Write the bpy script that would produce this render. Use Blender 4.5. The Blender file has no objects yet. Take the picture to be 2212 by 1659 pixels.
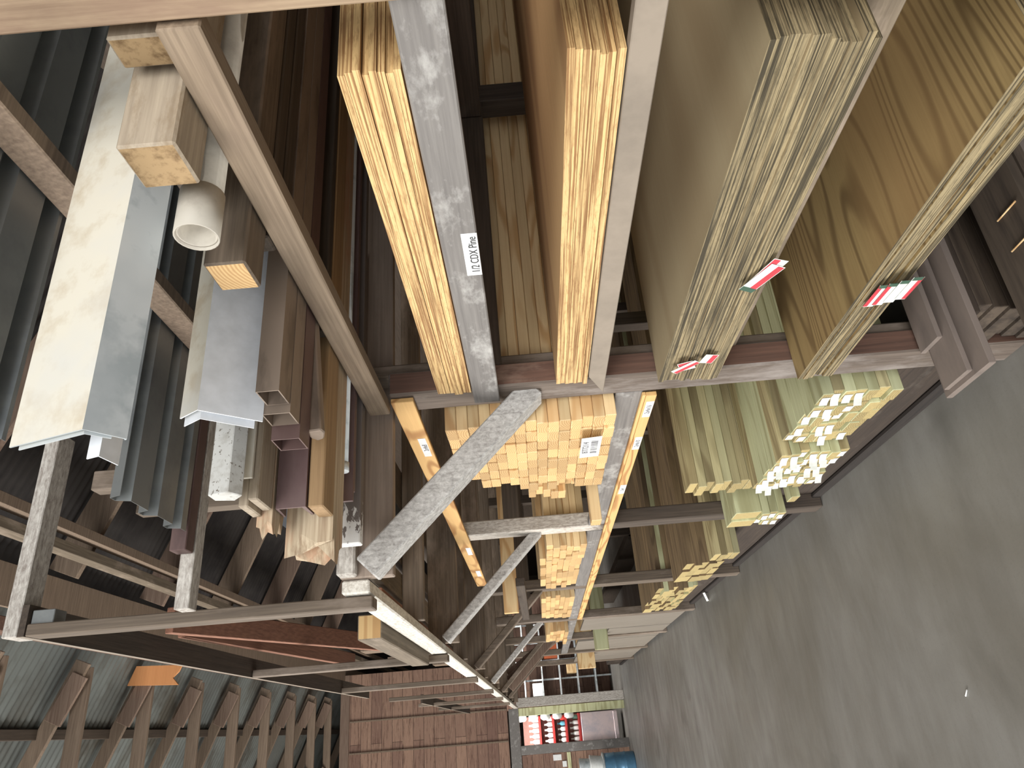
import bpy, bmesh, math, random
from mathutils import Vector, Matrix
random.seed(11)
SC = bpy.context.scene
COL = SC.collection
W_ = ['zero','first','second','third','fourth','fifth','sixth','seventh','eighth','ninth','tenth','eleventh','twelfth','thirteenth','fourteenth','fifteenth','sixteenth','seventeenth']

# ------------------------------------------------------------------ materials
def _nt(name):
    m = bpy.data.materials.new(name); m.use_nodes = True
    nt = m.node_tree; nt.nodes.clear()
    out = nt.nodes.new('ShaderNodeOutputMaterial'); b = nt.nodes.new('ShaderNodeBsdfPrincipled')
    nt.links.new(b.outputs[0], out.inputs[0])
    return m, nt, b
def N(nt, t, **kw):
    n = nt.nodes.new(t)
    for k, v in kw.items():
        if k in n.inputs.keys() if hasattr(n.inputs,'keys') else False: n.inputs[k].default_value = v
        else: setattr(n, k, v)
    return n
def srgb(c):
    return tuple(((x/255)/12.92 if x/255 <= .04045 else ((x/255+.055)/1.055)**2.4) for x in c)
def rgba(c): return (*srgb(c), 1)
def mixc(nt, fac, a, b, mode='MIX'):
    n = nt.nodes.new('ShaderNodeMix'); n.data_type = 'RGBA'; n.blend_type = mode
    for i, v in ((0, fac), (6, a), (7, b)):
        if hasattr(v, 'links') or hasattr(v, 'is_linked'): nt.links.new(v, n.inputs[i])
        else: n.inputs[i].default_value = v
    return n.outputs[2]
def ramp(nt, src, stops):
    r = nt.nodes.new('ShaderNodeValToRGB'); e = r.color_ramp.elements
    while len(e) < len(stops): e.new(.5)
    for el, (p, v) in zip(e, stops): el.position = p; el.color = v if isinstance(v, tuple) else (v, v, v, 1)
    nt.links.new(src, r.inputs[0]); return r.outputs[0]
def noise(nt, vec, scale, detail=3, rough=.55, dist=0):
    n = nt.nodes.new('ShaderNodeTexNoise'); n.inputs['Scale'].default_value = scale
    n.inputs['Detail'].default_value = detail; n.inputs['Roughness'].default_value = rough; n.inputs['Distortion'].default_value = dist
    if vec is not None: nt.links.new(vec, n.inputs['Vector'])
    return n.outputs[0]
def coords(nt, stretch=(1,1,1), off=True, ring=False):
    tc = nt.nodes.new('ShaderNodeTexCoord'); v = tc.outputs['Object']
    if off:
        oi = nt.nodes.new('ShaderNodeObjectInfo'); vm = nt.nodes.new('ShaderNodeVectorMath'); vm.operation = 'MULTIPLY_ADD'
        nt.links.new(oi.outputs['Random'], vm.inputs[0])
        vm.inputs[1].default_value = (.09, -.11, .07) if ring else (13.7, 7.3, 9.1)
        nt.links.new(v, vm.inputs[2]); v = vm.outputs[0]
    mp = nt.nodes.new('ShaderNodeMapping'); mp.inputs['Scale'].default_value = stretch
    if ring: mp.inputs['Location'].default_value = (.03, .045, .04)
    nt.links.new(v, mp.inputs[0]); return mp.outputs[0]
def vary(nt, col, amt):
    oi = nt.nodes.new('ShaderNodeObjectInfo'); mr = nt.nodes.new('ShaderNodeMapRange')
    mr.inputs['To Min'].default_value = 1-amt; mr.inputs['To Max'].default_value = 1+amt
    nt.links.new(oi.outputs['Random'], mr.inputs[0])
    hs = nt.nodes.new('ShaderNodeHueSaturation'); nt.links.new(mr.outputs[0], hs.inputs['Value']); nt.links.new(col, hs.inputs['Color'])
    return hs.outputs[0]
def bump(nt, b, src, strength, dist=.002):
    n = nt.nodes.new('ShaderNodeBump'); n.inputs['Strength'].default_value = strength; n.inputs['Distance'].default_value = dist
    nt.links.new(src, n.inputs['Height']); nt.links.new(n.outputs[0], b.inputs['Normal'])
AX = {'X':(.035,1,1), 'Y':(1,.035,1), 'Z':(1,1,.035)}
def wood(name, base, dark, axis='X', ring=45, ringamt=.5, fine=.5, var=.15, rough=.78, blotch=None, bl=(.5,.62), bls=5, bstretch=.35):
    m, nt, b = _nt(name)
    st = AX[axis]
    vr = coords(nt, tuple(s if s == 1 else .03 for s in st), ring=True)
    w = nt.nodes.new('ShaderNodeTexWave'); w.wave_type = 'RINGS'; w.rings_direction = axis
    w.inputs['Scale'].default_value = ring; w.inputs['Distortion'].default_value = 5; w.inputs['Detail'].default_value = 2; w.inputs['Detail Scale'].default_value = .35
    nt.links.new(vr, w.inputs['Vector'])
    vn = coords(nt, st)
    nf = noise(nt, vn, 90, 5, .65)
    ncol = ramp(nt, nf, [(.32, 0.), (.68, 1.)])
    wr = ramp(nt, w.outputs[1], [(.25, 0.), (.8, 1.)])
    c1 = mixc(nt, ringamt, rgba(base), rgba(base))
    fac = nt.nodes.new('ShaderNodeMath'); fac.operation = 'MULTIPLY'; nt.links.new(wr, fac.inputs[0]); fac.inputs[1].default_value = ringamt
    c = mixc(nt, fac.outputs[0], rgba(base), rgba(dark))
    f2 = nt.nodes.new('ShaderNodeMath'); f2.operation = 'MULTIPLY'; nt.links.new(ncol, f2.inputs[0]); f2.inputs[1].default_value = fine
    c = mixc(nt, f2.outputs[0], c, rgba(dark))
    if blotch:
        vb = coords(nt, tuple(1 if s == 1 else bstretch for s in st))
        nb = noise(nt, vb, bls, 6, .7)
        c = mixc(nt, ramp(nt, nb, [(bl[0], 0.), (bl[1], 1.)]), c, rgba(blotch))
    c = vary(nt, c, var)
    nt.links.new(c, b.inputs['Base Color']); b.inputs['Roughness'].default_value = rough
    bump(nt, b, nf, .35)
    return m
def contour(name, base, dark, axis='X', scale=3.0, k=16, amt=.6, fine=.3, var=.06, rough=.75, st=.14, tint=None):
    """flat-sawn cathedral grain: contour lines of a stretched noise"""
    m, nt, b = _nt(name)
    v = coords(nt, tuple(1 if q == 1 else st for q in AX[axis])); n0 = noise(nt, v, scale, 1.5, .45, .3)
    mu = nt.nodes.new('ShaderNodeMath'); mu.operation = 'MULTIPLY'; nt.links.new(n0, mu.inputs[0]); mu.inputs[1].default_value = k*6.28
    sn = nt.nodes.new('ShaderNodeMath'); sn.operation = 'SINE'; nt.links.new(mu.outputs[0], sn.inputs[0])
    f = ramp(nt, sn.outputs[0], [(.0, 0.), (.95, amt)])
    nf = noise(nt, coords(nt, AX[axis]), 90, 5, .65); f2 = ramp(nt, nf, [(.35, 0.), (.7, fine)])
    c = mixc(nt, f, rgba(base), rgba(dark)); c = mixc(nt, f2, c, rgba(dark))
    if tint: c = mixc(nt, ramp(nt, noise(nt, v, 2.2, 2), [(.45, 0.), (.7, .6)]), c, rgba(tint))
    c = vary(nt, c, var); nt.links.new(c, b.inputs['Base Color']); b.inputs['Roughness'].default_value = rough
    bump(nt, b, nf, .25); return m
def whitewash(name, axis, white=(212,208,200), grey=(134,124,116), lo=.34, hi=.7, zmin=None, below=(94,82,72), iso=.35):
    m, nt, b = _nt(name); st = AX[axis]
    v1 = coords(nt, tuple(1 if s == 1 else iso for s in st)); v2 = coords(nt, st)
    n1 = noise(nt, v1, 85, 8, .75, .4); n2 = noise(nt, v2, 80, 4, .6)
    mm = nt.nodes.new('ShaderNodeMath'); mm.operation = 'MULTIPLY_ADD'; nt.links.new(n2, mm.inputs[0]); mm.inputs[1].default_value = .35; nt.links.new(n1, mm.inputs[2])
    f = ramp(nt, mm.outputs[0], [(lo+.17, 0.), (hi+.17, 1.)])
    c = mixc(nt, f, rgba(grey), rgba(white))
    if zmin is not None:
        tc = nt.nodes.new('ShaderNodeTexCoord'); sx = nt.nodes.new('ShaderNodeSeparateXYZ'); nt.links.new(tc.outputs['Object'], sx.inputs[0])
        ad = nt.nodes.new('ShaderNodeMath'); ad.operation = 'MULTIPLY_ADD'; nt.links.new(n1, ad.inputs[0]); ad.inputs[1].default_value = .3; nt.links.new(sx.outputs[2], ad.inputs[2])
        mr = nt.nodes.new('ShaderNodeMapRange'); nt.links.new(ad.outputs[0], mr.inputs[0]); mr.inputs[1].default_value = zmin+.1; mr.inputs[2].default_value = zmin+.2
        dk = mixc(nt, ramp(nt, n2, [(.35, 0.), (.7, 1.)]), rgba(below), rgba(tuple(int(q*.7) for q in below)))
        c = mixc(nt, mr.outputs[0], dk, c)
    c = vary(nt, c, .06)
    nt.links.new(c, b.inputs['Base Color']); b.inputs['Roughness'].default_value = .85
    bump(nt, b, mm.outputs[0], .4); return m
def plyedge(name, light, dark, scale=240, lo=.42, hi=.62, amt=.8, grain=.5):
    m, nt, b = _nt(name)
    nb = noise(nt, coords(nt, (.012, .012, 1)), scale, 2.5, .6)
    f = ramp(nt, nb, [(lo, amt), (hi, 0.)])
    nn = noise(nt, coords(nt, (.16, .16, 1)), 170, 5, .7)
    c = mixc(nt, f, rgba(light), rgba(dark))
    f2 = nt.nodes.new('ShaderNodeMath'); f2.operation = 'MULTIPLY'; nt.links.new(ramp(nt, nn, [(.5, 0.), (.72, 1.)]), f2.inputs[0]); f2.inputs[1].default_value = grain
    c = mixc(nt, f2.outputs[0], c, rgba(dark)); c = vary(nt, c, .1)
    nt.links.new(c, b.inputs['Base Color']); b.inputs['Roughness'].default_value = .8
    bump(nt, b, nb, .5); return m
def plain(name, col, rough=.6, metal=0, var=0, spots=None, sl=(.5,.65), ss=12, stretch=(1,1,1), spots2=None):
    m, nt, b = _nt(name)
    v = coords(nt, stretch)
    if spots:
        n = noise(nt, v, ss, 5, .65)
        c = mixc(nt, ramp(nt, n, [(sl[0], 0.), (sl[1], 1.)]), rgba(col), rgba(spots))
    else:
        n = noise(nt, v, 25, 3); c = mixc(nt, ramp(nt, n, [(.3, 0.), (.7, 1.)]), rgba(col), rgba(tuple(int(x*.93) for x in col)))
    if spots2:
        n2 = noise(nt, v, ss*.35, 4, .6)
        c = mixc(nt, ramp(nt, n2, [(.48, 0.), (.66, 1.)]), c, rgba(spots2))
    if var: c = vary(nt, c, var)
    nt.links.new(c, b.inputs['Base Color']); b.inputs['Roughness'].default_value = rough; b.inputs['Metallic'].default_value = metal
    return m
def emitter_free_floor():
    m, nt, b = _nt('concrete')
    v = coords(nt, (1, 1, 1), off=False); vs = coords(nt, (1, .22, 1), off=False); vt = coords(nt, (.35, 1, 1), off=False)
    n1 = noise(nt, v, .55, 5, .6, .6); n2 = noise(nt, vt, 5, 7, .62); n3 = noise(nt, v, 70, 4, .7)
    c = mixc(nt, ramp(nt, n1, [(.38, 0.), (.66, 1.)]), rgba((148,147,144)), rgba((124,121,114)))
    c = mixc(nt, ramp(nt, n2, [(.4, 0.), (.75, .55)]), c, rgba((104,100,93)))
    n4 = noise(nt, v, 1.5, 3, .5, .4)
    c = mixc(nt, ramp(nt, n4, [(.6, 0.), (.74, .6)]), c, rgba((84,82,76)))
    c = mixc(nt, ramp(nt, n3, [(.55, 0.), (.8, .35)]), c, rgba((95,92,86)))
    nt.links.new(c, b.inputs['Base Color'])
    r = ramp(nt, n2, [(.3, .42), (.75, .62)]); nt.links.new(r, b.inputs['Roughness'])
    bump(nt, b, n3, .15); return m

def painted(name, col, rough, metal, var, spots, sl, ss, stretch):
    m, nt, b = _nt(name); v = coords(nt, stretch, off=False)
    tc = nt.nodes.new('ShaderNodeTexCoord'); sx = nt.nodes.new('ShaderNodeSeparateXYZ'); nt.links.new(tc.outputs['Object'], sx.inputs[0])
    n = noise(nt, v, ss, 5, .65)
    mr = nt.nodes.new('ShaderNodeMapRange'); nt.links.new(sx.outputs[0], mr.inputs[0]); mr.inputs[1].default_value = -1.2475; mr.inputs[2].default_value = -1.05; mr.inputs[3].default_value = .26; mr.inputs[4].default_value = -.2
    ad = nt.nodes.new('ShaderNodeMath'); nt.links.new(n, ad.inputs[0]); nt.links.new(mr.outputs[0], ad.inputs[1])
    c = mixc(nt, ramp(nt, ad.outputs[0], [(.6, 0.), (.64, 1.)]), rgba(col), rgba(spots))
    nt.links.new(c, b.inputs['Base Color']); b.inputs['Roughness'].default_value = rough; return m
M = {}
M['pine'] = contour('pine', (232,204,156), (190,140,84), 'X', 11, 4, .65, .25, .24)
M['pine_end'] = wood('pine_end', (220,186,132), (172,126,76), 'X', 42, .6, .2, .24)
M['pine_y'] = contour('pine_y', (226,184,122), (160,108,58), 'Y', 9, 5, .75, .2, st=.2)
M['treated'] = contour('treated', (184,172,130), (118,100,66), 'X', 9, 4, .6, .4, .24, tint=(196,196,156))
M['treated_end'] = wood('treated_end', (190,172,120), (130,110,66), 'X', 40, .45, .4, .2)
M['treated_green'] = contour('treated_green', (198,200,160), (146,140,98), 'X', 7, 4, .6, .3, .16)
M['treated_brown'] = contour('treated_brown', (142,120,88), (88,70,50), 'X', 9, 4, .6, .5, .22)
M['timber_x'] = wood('timber_x', (130,115,99), (76,65,54), 'X', 30, .14, .7, .22, blotch=(158,140,124), bl=(.52,.72), bls=4)
M['timber_y'] = wood('timber_y', (132,119,101), (82,70,58), 'Y', 30, .14, .7, .1, blotch=(168,152,136), bl=(.52,.72), bls=4)
M['timber_z'] = wood('timber_z', (124,110,95), (74,63,54), 'Z', 30, .14, .7, .12, blotch=(152,138,126), bl=(.5,.7), bls=4)
M['dark_x'] = wood('dark_x', (90,78,66), (50,42,34), 'X', 30, .14, .7, .25)
M['dark_y'] = wood('dark_y', (84,72,61), (48,39,32), 'Y', 30, .14, .7, .15)
M['dark_z'] = wood('dark_z', (84,72,61), (48,39,32), 'Z', 30, .14, .7, .15)
M['post'] = wood('post', (116,104,94), (72,60,52), 'Z', 30, .14, .7, .1, blotch=(146,138,132), bl=(.5,.68), bls=5)
M['post_red'] = wood('post_red', (116,86,72), (72,54,46), 'Z', 30, .14, .7, .1, blotch=(150,126,110), bl=(.55,.75), bls=6)
M['p0'] = wood('p0', (168,146,120), (122,100,80), 'Z', 30, .14, .7, .02, blotch=(126,100,84), bl=(.5,.7), bls=4)
M['grey_y'] = wood('grey_y', (134,130,126), (96,92,90), 'Y', 24, .14, .7, .06, blotch=(186,184,180), bl=(.55,.75), bls=9, bstretch=.5)
M['loft_beam'] = wood('loft_beam', (152,134,113), (106,90,74), 'Y', 30, .14, .7, .06, blotch=(124,106,92), bl=(.5,.7), bls=5)
M['rafter'] = wood('rafter', (140,122,104), (90,74,62), 'X', 30, .14, .7, .15)
M['rafter_red'] = wood('rafter_red', (140,120,104), (92,68,58), 'X', 30, .14, .7, .12)
M['red_y'] = wood('red_y', (158,112,90), (104,70,56), 'Y', 30, .14, .7, .12)
M['white_x'] = whitewash('white_x', 'X'); M['white_z'] = whitewash('white_z', 'Z'); M['white_y'] = whitewash('white_y', 'Y', (226,222,212), (168,158,144), .30, .58)
M['white_b'] = whitewash('white_b', 'Z', (214,212,208), (138,134,130), .32, .70, iso=.7)
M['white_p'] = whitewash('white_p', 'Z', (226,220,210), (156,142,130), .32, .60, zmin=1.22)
M['ply_edge'] = plyedge('ply_edge', (222,188,132), (128,86,46), 240, .40, .56, .85, .65)
M['ply_face'] = contour('ply_face', (196,160,112), (150,110,70), 'X', 2.0, 5, .6, .2)
M['tply_edge'] = plyedge('tply_edge', (158,142,108), (54,47,32), 240, .40, .60, .95, .65)
M['tply_face'] = contour('tply_face', (160,136,90), (102,80,46), 'X', 3.4, 22, .8, .3, tint=(150,118,76))
M['tply_face2'] = contour('tply_face2', (172,156,124), (150,130,98), 'X', 1.5, 5, .4, .15)
M['concrete'] = emitter_free_floor()
M['galv'] = plain('galv', (206,212,214), .36, .25, .05, (160,170,174), (.5,.62), 7, spots2=(184,192,196))
M['cream'] = plain('cream', (222,216,200), .5, .05, 0, (204,192,170), (.48,.62), 9, spots2=(214,212,204))
M['whitemetal'] = plain('whitemetal', (238,242,248), .4, 0, 0)
M['sheetgrey'] = plain('sheetgrey', (146,150,150), .34, .55, .05, (124,128,130), (.45,.65), 5)
M['pvc'] = plain('pvc', (184,178,166), .6, 0, .03, (166,159,148), (.45,.7), 22)
M['taupe'] = plain('taupe', (140,124,110), .6, .1, .05, (112,98,86), (.5,.66), 14, (.3,1,1))
M['brownmetal'] = plain('brownmetal', (100,78,74), .5, .1, .05, (82,62,60), (.5,.66), 14, (.3,1,1))
M['purple'] = plain('purple', (104,84,82), .5, .1, .04, (92,70,70), (.45,.68), 16, (.3,1,1))
M['spotwhite'] = plain('spotwhite', (196,196,192), .55, 0, 0, (96,86,74), (.6,.66), 110, spots2=(176,174,168))
M['paintboard'] = painted('paintboard', (112,104,100), .7, 0, 0, (228,228,226), None, 60, (.5,1,1))
M['oldboard'] = wood('oldboard', (178,164,144), (126,112,96), 'X', 28, .12, .6, .06, blotch=(136,118,94), bl=(.55,.72), bls=14)
M['endgrain'] = plain('endgrain', (160,134,98), .85, 0, .05, (112,88,58), (.45,.65), 40)
M['splinter'] = wood('splinter', (214,198,170), (134,106,80), 'X', 30, .15, .8, .06, blotch=(190,150,122), bl=(.5,.66), bls=9)
M['sillwood'] = wood('sillwood', (74,62,52), (42,34,30), 'Y', 30, .1, .8, .02, blotch=(98,90,82), bl=(.56,.72), bls=5)
M['footwood'] = wood('footwood', (50,42,38), (28,24,22), 'Y', 30, .1, .8, .02)
M['greyboard'] = wood('greyboard', (146,138,126), (104,96,88), 'Z', 30, .14, .7, .12)
M['joistwood'] = wood('joistwood', (158,142,128), (112,98,88), 'X', 30, .1, .6, .04, blotch=(132,118,106), bl=(.5,.7), bls=6)
M['tanwood'] = wood('tanwood', (168,138,100), (120,94,66), 'X', 30, .1, .6, .04)
M['smoothgrey'] = plain('smoothgrey', (150,138,124), .8, 0, 0, (128,118,106), (.4,.7), 6)
M['siding'] = plain('siding', (124,112,104), .75, 0, .07, (104,94,88), (.45,.66), 6, (.3,1,1))
M['siding_dark'] = plain('siding_dark', (88,76,64), .8, 0, .2, (60,50,42), (.42,.62), 12, (.15,2,2))
M['paper'] = plain('paper', (238,240,240), .7)
M['ink'] = plain('ink', (30,28,30), .7)
M['barink'] = plain('barink', (96,94,98), .7)
M['tagred'] = plain('tagred', (206,62,74), .65); M['taggreen'] = plain('taggreen', (60,92,74), .65)
M['tagwhite'] = plain('tagwhite', (234,236,230), .65, 0, .04)
M['roofmetal'] = plain('roofmetal', (122,127,124), .45, .4, 0, (84,80,72), (.46,.64), 1.8, (.5,1,1), spots2=(98,102,100))
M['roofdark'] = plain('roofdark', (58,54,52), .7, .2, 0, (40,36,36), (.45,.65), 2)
M['blackpaper'] = plain('blackpaper', (44,48,54), .8)
M['plank_wall'] = None
def plankwall():
    m, nt, b = _nt('plank_wall')
    tc = nt.nodes.new('ShaderNodeTexCoord'); br = nt.nodes.new('ShaderNodeTexBrick')
    mp = nt.nodes.new('ShaderNodeMapping'); mp.inputs['Rotation'].default_value = (math.radians(90), 0, 0); nt.links.new(tc.outputs['Object'], mp.inputs[0])
    nt.links.new(mp.outputs[0], br.inputs[0]); br.inputs['Scale'].default_value = 1; br.inputs['Brick Width'].default_value = 2.4; br.inputs['Row Height'].default_value = .21
    br.inputs['Mortar Size'].default_value = .004; br.offset = .37
    br.inputs['Color1'].default_value = rgba((152,122,104)); br.inputs['Color2'].default_value = rgba((122,94,82)); br.inputs['Mortar'].default_value = rgba((52,36,30))
    n = noise(nt, coords(nt, (.35,1,3.5), off=False), 8, 7, .75)
    c = mixc(nt, ramp(nt, n, [(.5,0.),(.66,.85)]), br.outputs[0], rgba((84,58,48)))
    n2 = noise(nt, coords(nt, (.3,1,4), off=False), 14, 4, .6)
    c = mixc(nt, ramp(nt, n2, [(.58,0.),(.7,.5)]), c, rgba((178,148,126)))
    nt.links.new(c, b.inputs['Base Color']); b.inputs['Roughness'].default_value = .85; return m
M['plank_wall'] = plankwall()

# ------------------------------------------------------------------ mesh helpers
def box(bm, x0, x1, y0, y1, z0, z1, mi=0):
    vs = [bm.verts.new((x, y, z)) for x in (x0, x1) for y in (y0, y1) for z in (z0, z1)]
    fs = [(0,1,3,2),(4,6,7,5),(0,4,5,1),(2,3,7,6),(0,2,6,4),(1,5,7,3)]
    out = []
    for f in fs:
        fc = bm.faces.new([vs[i] for i in f]); fc.material_index = mi; out.append(fc)
    return out          # -X, +X, -Y, +Y, -Z, +Z
def finish(bm, name, mats, parent=None, bevel=0, smooth=False, origin=None):
    if bevel:
        bmesh.ops.bevel(bm, geom=[e for e in bm.edges if not e.is_boundary], offset=bevel, segments=1, affect='EDGES', clamp_overlap=True)
    bmesh.ops.recalc_face_normals(bm, faces=bm.faces)
    co = [v.co for v in bm.verts]
    lo = Vector((min(c.x for c in co), min(c.y for c in co), min(c.z for c in co))); hi = Vector((max(c.x for c in co), max(c.y for c in co), max(c.z for c in co)))
    o = Vector(origin) if origin is not None else Vector(((lo.x+hi.x)/2, (lo.y+hi.y)/2, lo.z))
    for v in bm.verts: v.co -= o
    me = bpy.data.meshes.new(name); bm.to_mesh(me); bm.free()
    for mt in (mats if isinstance(mats, (list, tuple)) else [mats]): me.materials.append(mt)
    if smooth:
        for p in me.polygons: p.use_smooth = True
    ob = bpy.data.objects.new(name, me); COL.objects.link(ob)
    ob.location = o
    if parent is not None:
        ob.parent = parent
        ob.location = o - world_loc(parent)
    return ob
def world_loc(o):
    l = Vector(o.location)
    while o.parent is not None: o = o.parent; l += Vector(o.location)
    return l
def tag(o, label, cat, group=None):
    o['label'] = label; o['category'] = cat
    if group: o['group'] = group
    return o
def struct(o): o['kind'] = 'structure'; return o
def empty(name, loc, label, cat, group=None):
    o = bpy.data.objects.new(name, None); COL.objects.link(o); o.location = loc; o.empty_display_size = .1
    return tag(o, label, cat, group)
def B(name, x0, x1, y0, y1, z0, z1, mat, parent=None, bevel=.003, endmat=None, axis='X'):
    """a squared timber; endmat goes on its two end faces"""
    bm = bmesh.new(); fs = box(bm, x0, x1, y0, y1, z0, z1)
    if endmat:
        i = {'X':(0,1),'Y':(2,3),'Z':(4,5)}[axis]
        for k in i: fs[k].material_index = 1
    return finish(bm, name, [mat, endmat] if endmat else mat, parent, bevel)
def prism_x(name, pts, x0, x1, mat, parent=None, cap=True, mis=None, bevel=0):
    """closed YZ outline pushed along X"""
    bm = bmesh.new(); n = len(pts)
    a = [bm.verts.new((x0, y, z)) for y, z in pts]; b = [bm.verts.new((x1, y, z)) for y, z in pts]
    for i in range(n):
        f = bm.faces.new((a[i], a[(i+1) % n], b[(i+1) % n], b[i]))
        if mis: f.material_index = mis[i]
    if cap: bm.faces.new(a); bm.faces.new(b[::-1])
    return finish(bm, name, mat, parent, bevel)
def shell_x(name, pts, x0, x1, t, mat, parent=None, mis=None):
    """open YZ outline of sheet metal, thickness t, along X"""
    bm = bmesh.new(); n = len(pts); nor = []
    for i in range(n):
        p = Vector(pts[max(i-1, 0)]); q = Vector(pts[min(i+1, n-1)]); d = (q-p).normalized(); nor.append(Vector((-d.y, d.x)))
    inn = [(pts[i][0]+nor[i].x*t, pts[i][1]+nor[i].y*t) for i in range(n)]
    loop = list(pts)+inn[::-1]
    A = [bm.verts.new((x0, y, z)) for y, z in loop]; Bv = [bm.verts.new((x1, y, z)) for y, z in loop]
    L = len(loop)
    for i in range(L):
        f = bm.faces.new((A[i], A[(i+1) % L], Bv[(i+1) % L], Bv[i]))
        if mis: f.material_index = mis[i] if i < n-1 else (mis[L-2-i] if n <= i < L-1 else 0)
    for i in range(n-1):
        bm.faces.new((A[i], A[i+1], A[L-2-i], A[L-1-i])); bm.faces.new((Bv[i+1], Bv[i], Bv[L-1-i], Bv[L-2-i]))
    return finish(bm, name, mat, parent)
def bar(name, p, q, w, t, mat, parent=None, up=(0,0,1), bevel=.003, cutz=None):
    """rectangular timber from p to q; t is measured along the side direction, w along the other"""
    p = Vector(p); q = Vector(q); d = (q-p).normalized(); s = Vector(up).cross(d)
    if s.length < 1e-4: s = Vector((1,0,0)).cross(d)
    s.normalize(); u = d.cross(s)
    bm = bmesh.new(); vs = []
    for c in (p, q):
        for a, b_ in ((-1,-1),(1,-1),(1,1),(-1,1)): vs.append(bm.verts.new(c+s*t/2*a+u*w/2*b_))
    for f in ((0,3,2,1),(4,5,6,7),(0,1,5,4),(1,2,6,5),(2,3,7,6),(3,0,4,7)): bm.faces.new([vs[i] for i in f])
    return finish(bm, name, mat, parent, bevel)
def tube(name, p, q, r, mat, parent=None, r2=None, hollow=0, seg=24):
    p = Vector(p); q = Vector(q); d = (q-p).normalized(); s = d.orthogonal().normalized(); u = d.cross(s)
    bm = bmesh.new(); r2 = r if r2 is None else r2
    ring = lambda c, rr: [bm.verts.new(c+(s*math.cos(2*math.pi*i/seg)+u*math.sin(2*math.pi*i/seg))*rr) for i in range(seg)]
    a, b_ = ring(p, r), ring(q, r2)
    J = lambda A, C: [bm.faces.new((A[i], A[(i+1) % seg], C[(i+1) % seg], C[i])) for i in range(seg)]
    J(a, b_)
    if hollow:
        c, e = ring(p, r-hollow), ring(q, r2-hollow); J(c, a); J(b_, e); J(e, c)
    else: bm.faces.new(a[::-1]); bm.faces.new(b_)
    o = finish(bm, name, mat, parent)
    for pl in o.data.polygons: pl.use_smooth = len(pl.vertices) == 4
    return o
def text_obj(name, body, size, loc, mat, parent, sx=1.0):
    """lettering that stands on a plane facing the aisle (-X) and reads towards -Y"""
    cu = bpy.data.curves.new(name, 'FONT'); cu.body = body; cu.size = size; cu.align_x = 'CENTER'; cu.align_y = 'CENTER'; cu.extrude = .0004
    tmp = bpy.data.objects.new(name+'_tmp', cu); COL.objects.link(tmp)
    dg = bpy.context.evaluated_depsgraph_get(); me = bpy.data.meshes.new_from_object(tmp.evaluated_get(dg))
    bpy.data.objects.remove(tmp)
    me.materials.clear(); me.materials.append(mat)
    rot = Matrix(((0,0,-1),(-1,0,0),(0,1,0))).to_4x4()
    me.transform(rot @ Matrix.Diagonal((sx,1,1,1)))
    me.name = name
    o = bpy.data.objects.new(name, me); COL.objects.link(o); o.parent = parent; o.location = Vector(loc)-world_loc(parent); return o
def quad_sheet(name, pts, mat, parent=None, t=.0008, n=(-1,0,0), mids=None):
    """thin paper: outline pts (3-D) with thickness along n"""
    bm = bmesh.new(); nn = Vector(n)
    a = [bm.verts.new(Vector(p)) for p in pts]; b_ = [bm.verts.new(Vector(p)+nn*t) for p in pts]; k = len(pts)
    bm.faces.new(a[::-1]); bm.faces.new(b_)
    for i in range(k): bm.faces.new((a[i], a[(i+1) % k], b_[(i+1) % k], b_[i]))
    return finish(bm, name, mat, parent)

# ------------------------------------------------------------------ camera (a phone held sideways: real up is the picture's left)
R0 = ((-.07403502,.04184525,-.99637733), (-.89596793,.43593174,.08488217), (.43790442,.89900639,.00521779))
cam = bpy.data.cameras.new('camera'); co = bpy.data.objects.new('camera', cam); COL.objects.link(co)
cx, cy, cz = Vector(R0[0]), -Vector(R0[1]), -Vector(R0[2])
co.matrix_world = Matrix(((cx.x,cy.x,cz.x,0),(cx.y,cy.y,cz.y,0),(cx.z,cy.z,cz.z,1.6),(0,0,0,1)))
cam.sensor_fit = 'HORIZONTAL'; cam.sensor_width = 36; cam.lens = 36*1540/2212; cam.clip_start = .02
SC.camera = co

# ------------------------------------------------------------------ the building
XR, XL, YB, YF = 4.6, -10.9, -7.0, 24.0
struct(B('floor', XL-2, XR+.2, YB-3, YF+.2, -.2, 0, M['concrete'], bevel=0))
SL = .413; XH, ZH = .8, 5.9
def zroof(x): return ZH+.17+SL*(XH-x)
def corrugated(name, xa, xb, ya, yb, pitch=.085, amp=.011, mat='roofmetal', dz0=0):
    bm = bmesh.new(); n = int((yb-ya)/pitch*6); rows = []
    for x in (xa, xb):
        rows.append([[bm.verts.new((x, ya+(yb-ya)*i/n, (zroof(x) if x > -5.05 else zroof(-10.1-x))+amp*math.sin(2*math.pi*(yb-ya)*i/n/pitch)+dz+dz0)) for i in range(n+1)] for dz in (0, .004)])
    for k in (0, 1):
        for i in range(n): bm.faces.new((rows[0][k][i], rows[0][k][i+1], rows[1][k][i+1], rows[1][k][i]))
    o = finish(bm, name, M[mat], smooth=True); return struct(o)
corrugated('ceiling', 1.22, -5.05, YB, YF)
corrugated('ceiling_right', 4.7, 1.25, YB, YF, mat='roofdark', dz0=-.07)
corrugated('ceiling_left', -5.05, XL-.2, YB, YF)
struct(B('wall_right', XR, XR+.12, YB, YF, 0, 4.45, M['dark_y'], bevel=0))
struct(B('wall_far', XL, XR, YF, YF+.12, 0, 8.2, M['dark_z'], bevel=0))
struct(B('wall_left', XL-.12, XL, 5, YF, 0, 5.9, M['plank_wall'], bevel=0))
YE = 15.7
struct(B('wall_end', XL, 1.3, YE, YE+.06, 2.33, 5.55, M['plank_wall'], bevel=0))
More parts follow.
